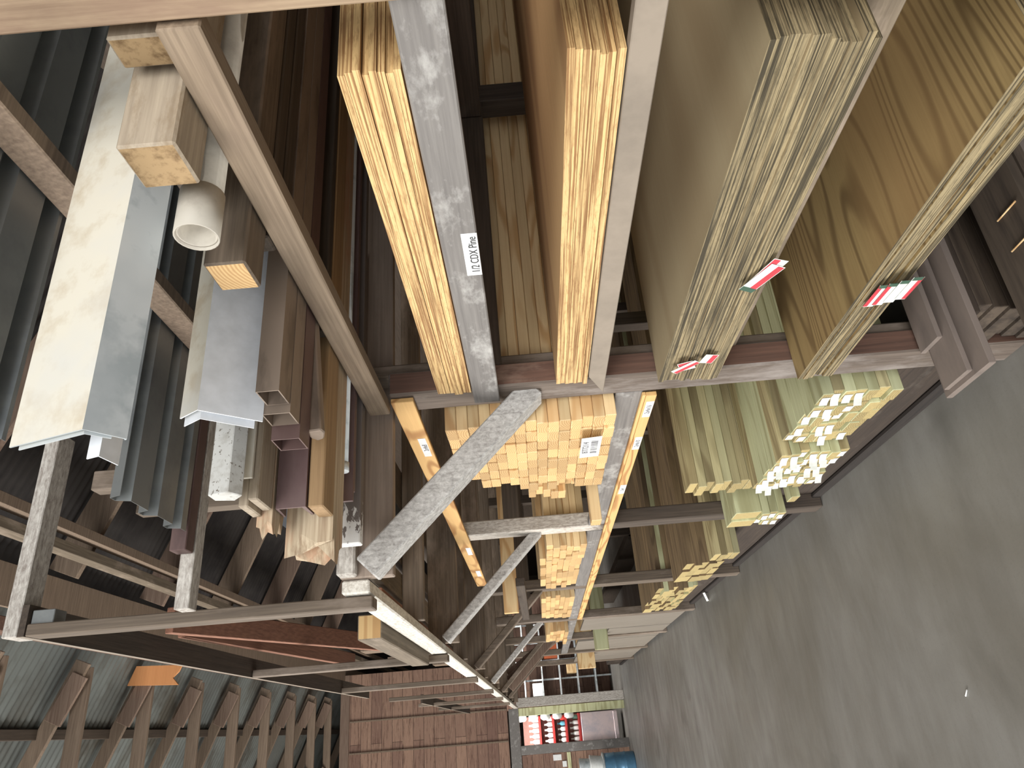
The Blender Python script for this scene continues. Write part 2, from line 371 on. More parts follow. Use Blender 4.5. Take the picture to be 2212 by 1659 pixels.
# battens and boards nailed on the plank wall
for i, x in enumerate((.42, -.15, -1.0)):
    o = B('wall_batten', x-.015, x+.015, YE-.03, YE-.001, 2.34, 5.49, M['rafter'], bevel=.002)
    tag(o, ['upright batten on the brown plank end wall, nearest the rack','upright batten on the brown plank end wall, second from the rack','upright batten on the brown plank end wall, farthest from the rack'][i], 'batten', 'battens on the plank end wall')
o = B('lintel_beam', XL, .42, YE-.14, YE+.1, 2.1, 2.3, M['grey_y'], bevel=.006)
tag(o, 'weathered grey beam across the opening under the plank end wall', 'beam')
o = B('corner_board', XL, 1.3, YE-.06, YE-.012, 5.5, 5.68, M['rafter_red'], bevel=.004)
tag(o, 'reddish top board capping the brown plank end wall', 'board')

# trusses: heel at the right, rafter climbing to the left, level tie, webs
def truss(i, y):
    t = empty('roof_truss', (XH, y, ZH), f'{["nearest","second nearest","third nearest","fourth nearest","fifth nearest","sixth nearest","seventh nearest","eighth nearest","ninth nearest","tenth nearest","eleventh nearest","farthest"][i]} brown timber roof truss under the corrugated roof', 'truss', 'timber roof trusses')
    r = bar('rafter', (XH+.1, y, zroof(XH+.1)-.13), (-5.05, y, zroof(-5.05)-.13), .14, .045, M['rafter'], t, up=(0,0,1))
    bar('rafter', (-5.05, y, zroof(-5.05)-.13), (-10.8, y, zroof(XH-.1)-.13), .14, .045, M['rafter'], t)
    bar('tie_beam', (XH+.05, y+.05, ZH), (-10.8, y+.05, ZH), .14, .045, M['rafter'], t)
    for k, (xa, xb) in enumerate(((-.35, -1.0), (-1.9, -1.0), (-1.9, -3.3), (-4.9, -3.3))):
        bar('web', (xa, y, ZH+.02), (xb, y, zroof(xb)-.2), .09, .04, M['rafter_red'], t)
    bar('heel_block', (XH-.02, y-.05, ZH-.02), (XH-.42, y-.05, ZH+.16), .16, .03, M['rafter_red'], t)
    return t
TY = [5.85, 7.05, 8.25, 9.5, 10.7, 11.95, 13.2, 14.4, 15.5, 17.8, 19.4, 21.0]
for i, y in enumerate((4.45, 5.95, 7.45, 8.95, 10.45, 11.95, 13.45)):
    o = bar('lean_to_rafter', (1.48, y, zroof(1.48)-.25), (XR-.05, y, zroof(XR-.05)-.25), .27, .05, M['rafter'] if i % 2 else M['rafter_red'])
    tag(o, f'brown rafter under the dark lean-to roof, {W_[i+1]} from the near end', 'rafter', 'rafters under the lean-to roof')
for i, (x0, x1, z0, z1, m, lb) in enumerate(((1.14,1.46,5.60,5.63,'rafter','wide tan board under the joint of the two roofs'),(1.52,1.60,5.20,5.32,'timber_y','squared plate carrying the lean-to rafters'),(1.66,1.74,5.16,5.26,'rafter','narrow plate beside the squared lean-to plate'))):
    tag(B('roof_board' if i == 0 else 'lean_to_plate', x0, x1, YB, YF, z0, z1, M[m], None, .003), lb, 'board' if i == 0 else 'beam')
for i, y in enumerate(TY): truss(i, y)
for i, (x, nm) in enumerate(((.30, 'lowest'), (-1.1, 'second lowest'), (-2.5, 'third lowest'), (-3.9, 'highest'))):
    o = B('roof_purlin', x-.045, x+.045, YB, YF, zroof(x)-.075, zroof(x)-.02, M['dark_y'], bevel=.003)
    tag(o, f'{nm} dark purlin crossing the trusses under the corrugated roof', 'purlin', 'purlins under the corrugated roof')
o = B('eave_plate', .98, 1.09, YB, YE-.1, ZH-.24, ZH-.10, M['post_red'], bevel=.005)
tag(o, 'peeling purple-brown plate beam carrying the truss heels', 'beam')
bm = bmesh.new()
quad = None
o = quad_sheet('patch_board', [(.757,8.17,6.047),(.949,8.17,5.976),(.924,8.17,5.473),(.86,8.17,5.50),(.80,8.17,5.56),(.724,8.17,5.488)], wood('patch_wood', (226,160,104), (190,120,70), 'X', 20, .3, .3, .02), n=(0,-1,0), t=.02)
tag(o, 'orange board scrap with a knot hole nailed below a truss heel', 'board')

# ------------------------------------------------------------------ the timber rack
PX0, PX1 = .97, 1.05
rack = empty('lumber_rack', (1.0, 2.0, 0), 'long timber lumber rack of weathered posts, shelf beams and diagonal braces beside the aisle', 'rack')
PY = [2.0+1.82*i for i in range(7)]      # posts
def rack_post(y, top, mat, x0=PX0, x1=PX1, w=.13, zb=0):
    return B('post', x0, x1, y, y+w, zb, top, mat, rack, bevel=.006)
bm = bmesh.new(); fs = box(bm, PX0, PX1, 2.0, 2.13, 0, 2.0); fs[2].material_index = 1
p1 = finish(bm, 'post', [M['post'], M['post_red']], rack, .006)
rack_post(PY[0]+.04, 3.08, M['timber_z'], 1.055, 1.10, .085)
rack_post(.565, 3.6, M['p0'], .934, 1.06, .098)
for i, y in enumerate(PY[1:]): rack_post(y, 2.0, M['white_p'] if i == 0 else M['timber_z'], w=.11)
for y in [.60]+PY[:5]:
    B('rear_post', 2.2, 2.29, y, y+.09, 0, 2.0, M['dark_z'], rack, bevel=.004)
    B('rear_post', 3.4, 3.49, y, y+.09, 0, 2.0, M['dark_z'], rack, bevel=.004)
    if y > .7: B('cross_tie', PX1, 3.4, y+.005, y+.045, 1.64, 1.73, M['dark_x'], rack)
# shelf beams of the plywood bay
bm1 = B('shelf_beam', .945, .968, .2, 2.06, 1.655, 1.735, M['grey_y'], rack)
bm = bmesh.new()
pts = [(.15,1.33),(2.05,1.327),(1.93,1.379),(.15,1.379)]
a = [bm.verts.new((.94,y,z)) for y,z in pts]; b_ = [bm.verts.new((.968,y,z)) for y,z in pts]
bm.faces.new(a); bm.faces.new(b_[::-1])
for i in range(4): bm.faces.new((a[i],a[(i+1)%4],b_[(i+1)%4],b_[i]))
finish(bm, 'shelf_beam', M['smoothgrey'], rack, .002)
B('shelf_beam', 1.04, 1.08, .2, 1.998, .898, .978, M['timber_y'], rack)
B('shelf_beam', 1.04, 1.08, .2, 1.998, .54, .632, M['timber_y'], rack)
for z in (1.735, 1.379, .978, .632):
    for x in (2.12, 3.3): B('shelf_bearer', x, x+.06, .6, 2.0, z-.09, z-.001, M['dark_y'], rack)
# the label on the beam
lab = quad_sheet('shelf_label', [(.9449,1.355,1.655),(.9449,1.355,1.689),(.9449,1.203,1.689),(.9449,1.203,1.655)], M['paper'], bm1)
lab['label'] = 'white label reading 1/2 CDX Pine'
text_obj('lettering', '1/2 CDX Pine', .026, (.9438,1.279,1.6665), M['ink'], lab, .88)
# shelf beam and price strips under / over the pine bays
for i in range(5):
    B('shelf_beam', .972, 1.01, PY[i]+.132, PY[i+1]-.002, 1.183, 1.274, M['grey_y'], rack)
for i in range(3): B('shelf_bearer', 2.0+i*.7, 2.06+i*.7, PY[0]+.14, PY[5], 1.18, 1.274, M['dark_y'], rack)
ps = B('price_strip', .952, .968, 2.13, 7.4, 1.143, 1.178, M['pine_y'], rack, .002)
for yc, txt in ((2.24,'2x4x16'),(2.56,'2x4x10'),(3.14,'2x4')):
    l = quad_sheet('price_tag', [(.9518,yc+.065,1.145),(.9518,yc+.065,1.172),(.9518,yc-.065,1.172),(.9518,yc-.065,1.145)], M['paper'], ps)
    text_obj('lettering', txt, .024, (.9508,yc,1.158), M['barink'], l)
B('price_strip_backer', .955, .968, 2.13, 7.4, 1.179, 1.19, M['pine_y'], rack, .001)
ps2 = B('price_strip', .952, .968, 2.02, 5.2, 1.925, 1.996, M['pine_y'], rack, .002)
for k, (yc, txt) in enumerate(((2.42,'2x4x8'),(4.1,''),(4.75,''))):
    l = quad_sheet('price_tag', [(.9518,yc+.09,1.935),(.9518,yc+.09,1.962),(.9518,yc-.09,1.962),(.9518,yc-.09,1.935)], M['paper'], ps2)
    if txt: text_obj('lettering', txt, .026, (.9508,yc,1.946), M['barink'], l)
# loft floor: joists, front rail, front beam, braces
def joist(y, z0=2.01, z1=2.17, w=.04, mat=None, x0=.445, x1=4.2): return B('joist', x0, x1, y, y+w, z0, z1, mat or M['timber_x'], rack)
for i, y in enumerate(PY):
    joist(y+.132 if i == 0 else y+.112, mat=M['joistwood'] if i == 0 else None)
    if i < 6: joist(y+1.06, 2.06, 2.15)
B('joist', .445, 1.6, 2.088, 2.130, 2.115, 2.17, M['white_x'], rack, .006)
for k, (y, w) in enumerate(((2.45,.12),(2.75,.1),(3.35,.14),(3.6,.1),(4.35,.12),(5.0,.14),(5.35,.1),(6.2,.12),(6.9,.1))):
    B('deck_board', .6, 4.2, y, y+w, 2.172, 2.20, M['dark_x'], rack)
B('front_rail', .402, .443, 2.15, 15.0, 2.085, 2.168, M['white_y'], rack, .005)
br_mats = [M['white_b'], M['white_b'], M['timber_z'], M['white_b'], M['timber_z'], M['timber_z']]
for i, y in enumerate(PY[:6]):
    bar('brace', (.985, y+.085, 1.545), (.455, y+.085, 2.075), .088, .075 if i == 0 else .05, br_mats[i], rack, up=(0,1,0), bevel=.005)
B('loft_beam', .928, .968, .668, 2.05, 2.003, 2.068, M['loft_beam'], rack)
B('loft_beam', .972, 1.01, .692, 2.0, 2.39, 2.456, M['rafter'], rack)
for x in (2.2, 3.3):
    B('loft_beam', x, x+.06, .6, 2.1, 1.98, 2.068, M['dark_y'], rack); B('loft_beam', x, x+.06, .6, 2.1, 2.38, 2.456, M['dark_y'], rack)
B('base_sill', 1.046, 1.12, 2.13, 15.0, 0, .295, M['sillwood'], rack, .01)
B('base_foot', 1.02, 1.045, 2.13, 15.0, 0, .05, M['footwood'], rack, .006)
for x in (2.2, 3.3): B('base_sill', x, x+.1, 2.13, 15.0, 0, .295, M['dark_y'], rack)

# guard frame on the loft's overhanging edge
gf = empty('loft_guard_frame', (.4, 2.17, 2.08), 'tall timber guard frame standing on the overhanging edge of the loft', 'frame')
for i in range(6):
    y = 2.17+1.83*i
    B('upright', .362, .398, y, y+.07, 2.08, 3.118, M['timber_z'], gf, .003)
bm = bmesh.new(); fs = box(bm, .362, .455, 2.17, 6.8, 3.121, 3.142); fs[0].material_index = 1
finish(bm, 'top_rail', [M['dark_y'], M['smoothgrey']], gf)
B('end_rail', .362, 1.02, 2.17, 2.255, 3.143, 3.19, M['white_x'], gf, .003)
B('corner_block', .37, .44, 2.185, 2.245, 3.05, 3.118, M['sheetgrey'], gf, .002)

# ------------------------------------------------------------------ plywood
def ply_stack(X0, Y0, Z0, n, t, raw, where, gname, Y1=None, L=2.44):
    z = Z0
    for k in range(n):
        j = random.uniform(-.008, .006); jy = random.uniform(-.012, .008); gap = random.choice((.0005, .0006, .0012, .002))
        bm = bmesh.new(); y1 = 1.992
        fs = box(bm, X0+j, X0+L, Y0+jy, y1-abs(jy)*.5, z+gap, z+gap+t)
        for f in fs[:4]: f.material_index = 1
        nth = n-k
        pos = 'topmost' if k == n-1 else 'lowest' if k == 0 else W_[nth]+' from top'
        o = finish(bm, 'plywood_sheet', [M['ply_face'] if raw else (M['tply_face2'] if where.startswith('upper') else M['tply_face']), M['ply_edge'] if raw else M['tply_edge']])
        tag(o, f'{"raw pine" if raw else "greenish treated"} plywood sheet, {pos} in the {where}', 'plywood', gname)
        yield o, z+gap, z+gap+t, X0+j
        z += gap+t
s1 = list(ply_stack(.955, .79, 1.737, 8, .0122, True, 'stack above the paper label beam', 'raw plywood on the top shelf'))
s2 = list(ply_stack(.955, .79, 1.381, 7, .0128, True, 'stack just below the labelled beam', 'raw plywood on the second shelf'))
s3 = list(ply_stack(.933, .785, .980, 11, .0155, False, 'upper treated stack', 'treated plywood on the third shelf'))
s4 = list(ply_stack(.907, .80, .634, 7, .0138, False, 'lower treated stack', 'treated plywood on the lowest shelf'))
def sheet_tag(par, x, cy, cz, ly, lz, ang, along, ends=()):
    """stapled lumber tag on a sheet's front edge: a paper with stripes along it and a coloured end"""
    ca, sa = math.cos(ang), math.sin(ang)
    P = lambda u, v: (x, cy+u*ca-v*sa, cz+u*sa+v*ca)
    Q = lambda u0, u1, v0, v1: [P(u0, v0), P(u0, v1), P(u1, v1), P(u1, v0)]
    tg = quad_sheet('sheet_tag', Q(-ly/2, ly/2, -lz/2, lz/2), M['tagwhite'], par, t=.0006)
    for c, f0, f1 in along: quad_sheet('tag_stripe', Q(-ly/2+.002, ly/2-.002, -lz/2+lz*f0, -lz/2+lz*f1), M[c], tg, t=.001)
    for c, f0, f1 in ends: quad_sheet('tag_stripe', Q(-ly/2+ly*f0, -ly/2+ly*f1, -lz/2+.001, lz/2-.001), M[c], tg, t=.0013)
sheet_tag(s3[2][0], .9175, 1.408, .994, .105, .040, .40, [('tagred',.5,.95)])
sheet_tag(s3[3][0], .9155, 1.428, 1.001, .110, .042, .50, [('tagred',.05,.48)], [('taggreen',.86,1)])
sheet_tag(s3[8][0], .919, 1.866, 1.100, .045, .05, 1.2, [('tagred',.5,.95)])
sheet_tag(s3[7][0], .9165, 1.868, 1.103, .085, .026, .78, [('tagred',.05,.55)])
sheet_tag(s3[4][0], .918, 1.83, 1.042, .05, .040, .25, [('tagred',.05,.45)])
for k, (sh, dz, dy) in enumerate(((5,.031,.02),(4,.012,.012),(2,-.010,.0),(1,-.032,-.014))):
    sheet_tag(s4[sh][0], .8895-.0022*k, 1.49+dy, .673+dz, .095, .026, .05, [('tagred',.6,1)] if k in (0, 1) else [('tagred',0,.38)] if k == 3 else [], [('taggreen',0,.13)])

# ------------------------------------------------------------------ lumber
def lumber(name, X0, Y0, Z0, cols, rows, w, t, mat, endm, labelfn, cat, group, L=3.0, jx=.012, skip=(), gapy=.001, tags=None, mat2=None, jfun=None):
    out = {}
    for r in range(rows):
        for c in range(cols):
            if (c, r) in skip: continue
            x = X0+random.uniform(-jx, jx)+(jfun(c, r) if jfun else 0); jy = random.uniform(-.002, .002) if cols > 1 else 0
            y = Y0+c*(w+gapy*4)+jy; z = Z0+r*(t+.001)
            mm = mat2 if mat2 and random.random() < .35 else mat
            bm = bmesh.new(); fs = box(bm, x, x+L, y, y+w, z, z+t)
            fs[0].material_index = 1; fs[1].material_index = 1
            o = finish(bm, name, [mm, endm], bevel=.0022 if X0 < 1.3 and Y0 < 4.7 else 0)
            tag(o, labelfn(c, r), cat, group); out[c, r] = (o, x, y, z)
    return out
def lf(what, place, rows, cols):
    def f(c, r):
        rr = 'bottom row' if r == 0 else 'top row' if r == rows-1 else W_[r+1]+' row up'
        if cols == 1: return f'{what} in {place}, {rr}'
        cc = 'nearest column' if c == 0 else 'farthest column' if c == cols-1 else W_[c+1]+' column along'
        return f'{what} in {place}, {rr}, {cc}'
    return f
pine_skip = {(c, r) for r in range(15) for c in range(8) if (c == 7 and r > 9) or (c == 7 and r in (6,)) or (c >= 6 and r >= 13) or (c >= 7 and r in (3, 4))}
pine_skip |= {(7, r) for r in range(15) if r % 3 == 0 and r > 1}
pil = lumber('pine_board', .905, 2.16, 1.278, 8, 15, .087, .0368, M['pine'], M['pine_end'], lf('fresh pine two-by-four', 'the tall shelf pile', 15, 8), 'lumber', 'pine boards beside the near post', jx=.006, skip=pine_skip)
# the store's bar-code tag on the pile
o = pil[2, 2][0]
xt = .878
bt = quad_sheet('price_tag', [(xt,2.455,1.323),(xt,2.463,1.392),(xt,2.272,1.392),(xt,2.262,1.322)], M['paper'], o)
text_obj('lettering', '877214', .030, (xt-.0012,2.362,1.374), M['barink'], bt, 1.25)
for k in range(13):
    yy = 2.30+k*.0095; ww = random.choice((.003,.005,.0065))
    quad_sheet('bar', [(xt-.0008,yy+ww,1.333),(xt-.0008,yy+ww,1.357),(xt-.0008,yy,1.357),(xt-.0008,yy,1.333)], M['barink'], bt, t=.0004)
lumber('pine_board', 1.12, 3.14, 1.278, 4, 8, .12, .037, M['pine'], M['pine_end'], lf('pale pine board', 'the set-back shelf pile', 8, 4), 'lumber', 'pine boards set back on the shelf', L=2.6, jx=.05)
lumber('pine_board', .80, 3.04, 1.278, 1, 1, .085, .045, M['pine'], M['pine_end'], lambda c, r: 'lone pale pine timber jutting out over the shelf edge', 'lumber', None)
lumber('pine_board', .91, 3.98, 1.278, 4, 6, .09, .037, M['pine'], M['pine_end'], lf('pale pine board', 'the low pile past white post', 6, 4), 'lumber', 'pine boards past the white post', L=2.6)
lumber('pine_board', .95, 4.5, 1.278, 5, 7, .19, .037, M['pine'], M['pine_end'], lf('wide pine board', 'the pile before post three', 7, 5), 'lumber', 'pine boards before the third post', L=2.4, jx=.014)
lumber('pine_board', .93, 5.8, 1.278, 5, 7, .23, .037, M['pine'], M['pine_end'], lf('wide pine board', 'the pile past post three', 7, 5), 'lumber', 'pine boards past the third post', L=2.4, jx=.014)
lumber('pine_board', .90, 7.62, 1.278, 4, 6, .28, .037, M['pine'], M['pine_end'], lf('wide pine board', 'the farthest shelf pile', 6, 4), 'lumber', 'pine boards at the far end of the shelf', L=2.2, jx=.04)
A = lumber('treated_board', .945, 2.22, .298, 5, 7, .088, .038, M['treated_green'], M['treated_end'], lf('treated two-by-four', 'the nearest bottom pile', 7, 5), 'lumber', 'treated boards in the nearest bottom pile', mat2=M['treated'])
Bk = lumber('treated_board', .91, 2.71, .298, 5, 7, .088, .038, M['treated_green'], M['treated_end'], lf('treated two-by-four', 'the second bottom pile', 7, 5), 'lumber', 'treated boards in the second bottom pile', mat2=M['treated'])
def end_tag(rec, dy, dz, curl):
    o, x, y, z = rec; bm = bmesh.new(); rows = []
    hw = .019; hh = .014
    for i in range(6):
        u = i/5; X = x-.0015-curl*(u**2)*.03; Y = y+dy+(u-.5)*2*hw
        rows.append((bm.verts.new((X, Y, z+dz-hh+u*.004)), bm.verts.new((X, Y, z+dz+hh+u*.004))))
    for i in range(5): bm.faces.new((rows[i][0], rows[i+1][0], rows[i+1][1], rows[i][1]))
    t = finish(bm, 'end_tag', M['tagwhite'], o); md = t.modifiers.new('s', 'SOLIDIFY'); md.thickness = .0006
for (c, r), rec in A.items():
    if (r > 2 and random.random() < .8) or (r > 0 and random.random() < .15): end_tag(rec, .044, .019, random.random())
for (c, r), rec in Bk.items():
    if random.random() < .72: end_tag(rec, .044, .019, random.random()*1.3)
lumber('treated_board', .95, 3.17, .298, 1, 14, .14, .038, M['treated'], M['treated_end'], lf('treated two-by-six', 'the narrow bottom pile', 14, 1), 'lumber', 'treated boards in the tall narrow pile', mat2=M['treated_brown'])
lumber('treated_board', .90, 3.33, .298, 1, 1, .09, .04, M['treated_green'], M['treated_end'], lambda c, r: 'lone treated board lying at the front between two bottom piles', 'lumber', None)
lumber('treated_timber', .90, 3.56, .4175, 2, 1, .115, .13, M['treated_green'], M['treated_end'], lambda c, r: ['nearer green treated timber on the pile before the white post','farther green treated timber on the pile before the white post'][c], 'lumber', 'green treated timbers before the white post')
T2 = lumber('treated_board', .90, 3.56, .298, 2, 3, .115, .0385, M['treated_green'], M['treated_end'], lf('green treated board', 'the pile under the green timbers', 3, 2), 'lumber', 'green treated boards before the white post')
for rec in T2.values(): end_tag(rec, .05, .018, .3)
lumber('treated_board', .90, 4.5, .298, 1, 4, .18, .038, M['treated'], M['treated_end'], lf('treated board', 'the low pile past the white post', 4, 1), 'lumber', 'treated boards past the white post')
lumber('treated_board', .92, 4.9, .298, 3, 5, .19, .05, M['treated_brown'], M['treated_end'], lf('brownish treated board', 'the pile before post three', 5, 3), 'lumber', 'brownish treated boards before the third post')
lumber('treated_board', .92, 5.82, .298, 5, 8, .22, .038, M['treated_brown'], M['treated_end'], lf('weathered treated board', 'the pile past post three', 8, 5), 'lumber', 'weathered treated boards past the third post', jx=.016, mat2=M['treated_green'])
for k in range(5):
    B('front_board', .99, 1.018, 7.6+1.12*k, 8.66+1.12*k, .052, (1.1,.76,1.08,.76,1.02)[k], M['greyboard'], rack, .004)
o = B('pine_plank', .66, 3.2, 4.56, 4.60, 1.70, 1.79, M['pine'], None, .002, M['pine_end']); tag(o, 'single pine plank lying high behind the pine piles', 'lumber')
for i, y in enumerate((4.4,)):
    o = B('plank_rest', .75, .80, 4.2, 5.6, 1.645, 1.698, M['dark_y']); tag(o, 'dark bar under the single high pine plank', 'bar')

# offcuts leaning at the far end of the rack
for k, (x0, y0, w, z0, h, m, lb) in enumerate(((.80,8.98,.035,.762,.17,'treated_green','nearer pale green board end poking out over the boarded front'),(.83,9.05,.035,.762,.15,'treated_green','farther pale green board end poking out over the boarded front'),(.78,11.5,.12,.762,.26,'pine','broad cream board end poking out near the end wall'))):
    o = B('offcut_board', x0, 2.1, y0, y0+w, z0, z0+h, M[m], None, .003); tag(o, lb, 'board')
for k in range(3):
    o = bar('stored_plank', (.50+.07*k, 9.6+.05*k, 2.0), (1.15, 9.62+.05*k, 1.32-.04*k), .13, .04, M['rafter_red'])
    tag(o, ['upper brown plank slanting under the far loft edge','middle brown plank slanting under the far loft edge','lower brown plank slanting under the far loft edge'][k], 'plank', 'slanting planks at the far loft edge')

# ------------------------------------------------------------------ siding planks on the floor of the first bay
def plank(x0, y0, y1, z0, z1, mat, label, L=2.6, rz=0):
    o = B('siding_plank', x0, x0+L, y0, y1, z0, z1, mat, None, .002); tag(o, label, 'plank', 'planks on the floor under the plywood'); return o
zz = 0
for k in range(7):
    plank(.98+.01*(k % 3), 1.80, 1.992, zz+.0005, zz+.042, M['siding_dark'], f'dark siding plank, {W_[k+1]} from the floor in the pile by the post'); zz += .0425
plank(.80, 1.762, 1.994, .2985, .318, M['siding'], 'widest grey-brown siding plank on the floor pile by the post')
plank(.815, 1.835, 1.965, .3185, .334, M['siding'], 'narrow grey-brown siding plank lying on the widest one')
plank(.95, 1.88, 1.985, .3345, .35, M['siding'], 'short-ended grey-brown siding plank at the top of the pile')
plank(1.22, 1.83, 1.95, .3505, .365, M['siding'], 'set-back siding plank on top of the pile')
zz = 0
for k in range(10):
    plank(.775+random.uniform(0,.03), 1.47+.006*(k % 2), 1.752-.011*k, zz+.0005, zz+.0268, M['siding'] if k % 3 == 1 else M['siding_dark'], f'thin plank, {W_[k+1]} from the floor in the middle pile'); zz += .0275
for k in range(4):
    plank(.9+.02*k, 1.06, 1.42-.02*k, .0005+.0275*k, .0275+.0275*k, M['siding'], f'wide grey-brown panel, {W_[k+1]} from the floor in the nearest pile')
zz = .111
for k in range(3):
    plank(.88+.02*k, 1.22-.01*k, 1.36, zz, zz+.02, M['siding_dark'], f'thin dark strip, {W_[k+1]} up on the nearest panels'); zz += .0205
for k in range(2):
    o = tube('straw', (1.03+.1*k, 1.50, .278), (1.03+.1*k, 1.58, .278), .0025, M['pine'], seg=6); tag(o, ['nearer pale splinter lying on the dark planks','farther pale splinter lying on the dark planks'][k], 'splinter', 'splinters on the dark planks')

# ------------------------------------------------------------------ loft stock between the two near posts (ends towards the aisle)
o = B('timber_block', .815, 3.2, .768, .858, 2.071, 2.160, M['oldboard'], None, .004, M['endgrain']); tag(o, 'square grey timber, largest of the timber ends on the loft beam', 'timber')
o = B('timber_block', .95, 3.2, .69, .745, 2.17-.098, 2.155, M['oldboard'], None, .004, M['endgrain']); tag(o, 'smaller timber tucked beside the nearest square timber', 'timber')
o = tube('plastic_pipe', (.775,.93,2.104), (3.3,.93,2.104), .033, M['pvc'], hollow=.004); tag(o, 'round grey plastic pipe between the two square timbers', 'pipe')
sock = tube('pipe_socket', (.77,.93,2.104), (.86,.93,2.104), .0362, M['pvc'], o, hollow=.0028)
o = B('timber_block', .80, 3.2, 1.045, 1.130, 2.071, 2.148, M['timber_x'], None, .004, M['pine_end']); tag(o, 'dark square timber with yellow cut end beside the pipe', 'timber')
o = B('timber_block', .93, 3.2, 1.14, 1.19, 2.071, 2.135, M['dark_x'], None, .004); tag(o, 'brown timber tucked behind the yellow-ended timber', 'timber')
def downspout(x, y0, y1, z0, z1, mat, label):
    bm = bmesh.new(); t = .0025
    out = [(y0,z0),(y1,z0),(y1,z1),(y0,z1)]; inn = [(y0+t,z0+t),(y1-t,z0+t),(y1-t,z1-t),(y0+t,z1-t)]
    L = {}
    for nm, P in (('o',out),('i',inn)):
        for xx in (x, 3.3): L[nm, xx] = [bm.verts.new((xx, a, b)) for a, b in P]
    for i in range(4):
        j = (i+1) % 4
        bm.faces.new((L['o',x][i],L['o',x][j],L['o',3.3][j],L['o',3.3][i])); bm.faces.new((L['i',x][j],L['i',x][i],L['i',3.3][i],L['i',3.3][j]))
        bm.faces.new((L['o',x][j],L['o',x][i],L['i',x][i],L['i',x][j])); bm.faces.new((L['o',3.3][i],L['o',3.3][j],L['i',3.3][j],L['i',3.3][i]))
    return tag(finish(bm, 'downspout', mat), label, 'downspout', 'square downspouts on the loft')
downspout(.645, 1.262, 1.328, 2.071, 2.118, M['taupe'], 'taupe square downspout, shortest of the three on the loft')
downspout(.628, 1.334, 1.396, 2.071, 2.130, M['taupe'], 'taupe square downspout between the short one and the dark brown one')
downspout(.598, 1.402, 1.466, 2.071, 2.132, M['brownmetal'], 'dark brown square downspout, farthest of the three on the loft')
o = prism_x('hex_downspout', [(1.475,2.075),(1.495,2.071),(1.53,2.083),(1.54,2.10),(1.52,2.112),(1.478,2.105)], .645, 1.7, M['taupe'], bevel=.003)
for vv in o.data.vertices: vv.co.z += .09*(vv.co.x+o.location.x-.95)
tag(o, 'taupe bent downspout lying alone beside the square ones', 'downspout')
# white corner flashing
o = shell_x('corner_flashing', [(1.285,2.276),(1.252,2.226),(1.333,2.126)], .612, 3.0, .003, [M['whitemetal'], M['cream']], mis=[1, 0]); tag(o, 'bent white and cream corner flashing above the taupe downspouts', 'flashing')
shell_x('inner_flashing', [(1.298,2.272),(1.268,2.226),(1.336,2.144)], .60, 3.0, .002, M['whitemetal'], o)
# white trims and boards behind the flashing
o = prism_x('trim_profile', [(1.402,2.215),(1.415,2.262),(1.452,2.262),(1.462,2.222),(1.435,2.196)], .49, 2.4, [M['spotwhite'], M['cream']], mis=[0,0,0,1,0], bevel=.002); tag(o, 'spotted white trim with angled faces hanging out of the loft', 'trim')
o = B('dark_plank', .70, 3.0, 1.385, 1.475, 2.134, 2.192, M['dark_x']); tag(o, 'dark plank under the spotted white trim', 'plank')
o = prism_x('trim_profile', [(1.474,2.196),(1.482,2.196),(1.482,2.246),(1.474,2.246)], .545, 2.4, M['cream']); tag(o, 'slim cream trim strip beside the spotted white trim', 'trim')
for k in range(2):
    o = B('weathered_board', .50-.012*k, 2.6, 1.492+.01*k, 1.582+.006*k, 2.186+.024*k, 2.208+.024*k, M['oldboard'], None, .003); tag(o, ['lower weathered tan board beside the spotted trim','upper weathered tan board beside the spotted trim'][k], 'board', 'weathered tan boards on the loft')
def jagged(name, x0, L, y0, y1, z0, z1, mat, label, depth=.06, n=7, slant=0):
    """board whose end is broken into splinters"""
    bm = bmesh.new(); rnd = random.Random(sum(map(ord, label)))
    G = [[None]*(n+1) for _ in range(4)]
    for i in range(4):
        for k in range(n+1):
            u = k/n; G[i][k] = bm.verts.new((x0+rnd.random()*depth+slant*u, y0+(y1-y0)*u, z0+(z1-z0)*i/3))
    for i in range(3):
        for k in range(n): bm.faces.new((G[i][k], G[i+1][k], G[i+1][k+1], G[i][k+1]))
    back = [[bm.verts.new((x0+L, y0+(y1-y0)*k/n, z0+(z1-z0)*i/3)) for k in range(n+1)] for i in range(4)]
    for i in range(3):
        for k in range(n): bm.faces.new((back[i][k+1], back[i+1][k+1], back[i+1][k], back[i][k]))
    for k in range(n):
        bm.faces.new((G[0][k], G[0][k+1], back[0][k+1], back[0][k])); bm.faces.new((G[3][k+1], G[3][k], back[3][k], back[3][k+1]))
    for i in range(3):
        bm.faces.new((G[i+1][0], G[i][0], back[i][0], back[i+1][0])); bm.faces.new((G[i][n], G[i+1][n], back[i+1][n], back[i][n]))
    return tag(finish(bm, name, mat), label, 'timber')
jagged('splintered_board', .43, 2.2, 1.59, 1.68, 2.186, 2.222, M['splinter'], 'pale splintered board end above the purple-brown channel', .05, slant=.04)
o = prism_x('metal_channel', [(1.590,2.180),(1.590,2.110),(1.660,2.110),(1.660,2.116),(1.596,2.120),(1.596,2.174),(1.660,2.178),(1.660,2.183)], .505, 3.0, M['purple']); tag(o, 'purple-brown metal channel beside the tan board', 'channel')
o = B('tan_board', .505, 3.0, 1.598, 1.688, 2.071, 2.108, M['tanwood'], None, .003); tag(o, 'tan board edge under the purple-brown channel', 'board')
jagged('broken_timber', .405, 2.4, 1.70, 1.79, 2.075, 2.19, M['splinter'], 'thick timber with a rotten broken end sticking out of the loft', .075, slant=-.01)
o = tube('conduit', (.668,1.815,2.088), (3.2,1.815,2.088), .0165, M['galv']); tag(o, 'round grey conduit beside the dark boards at the near post', 'pipe')
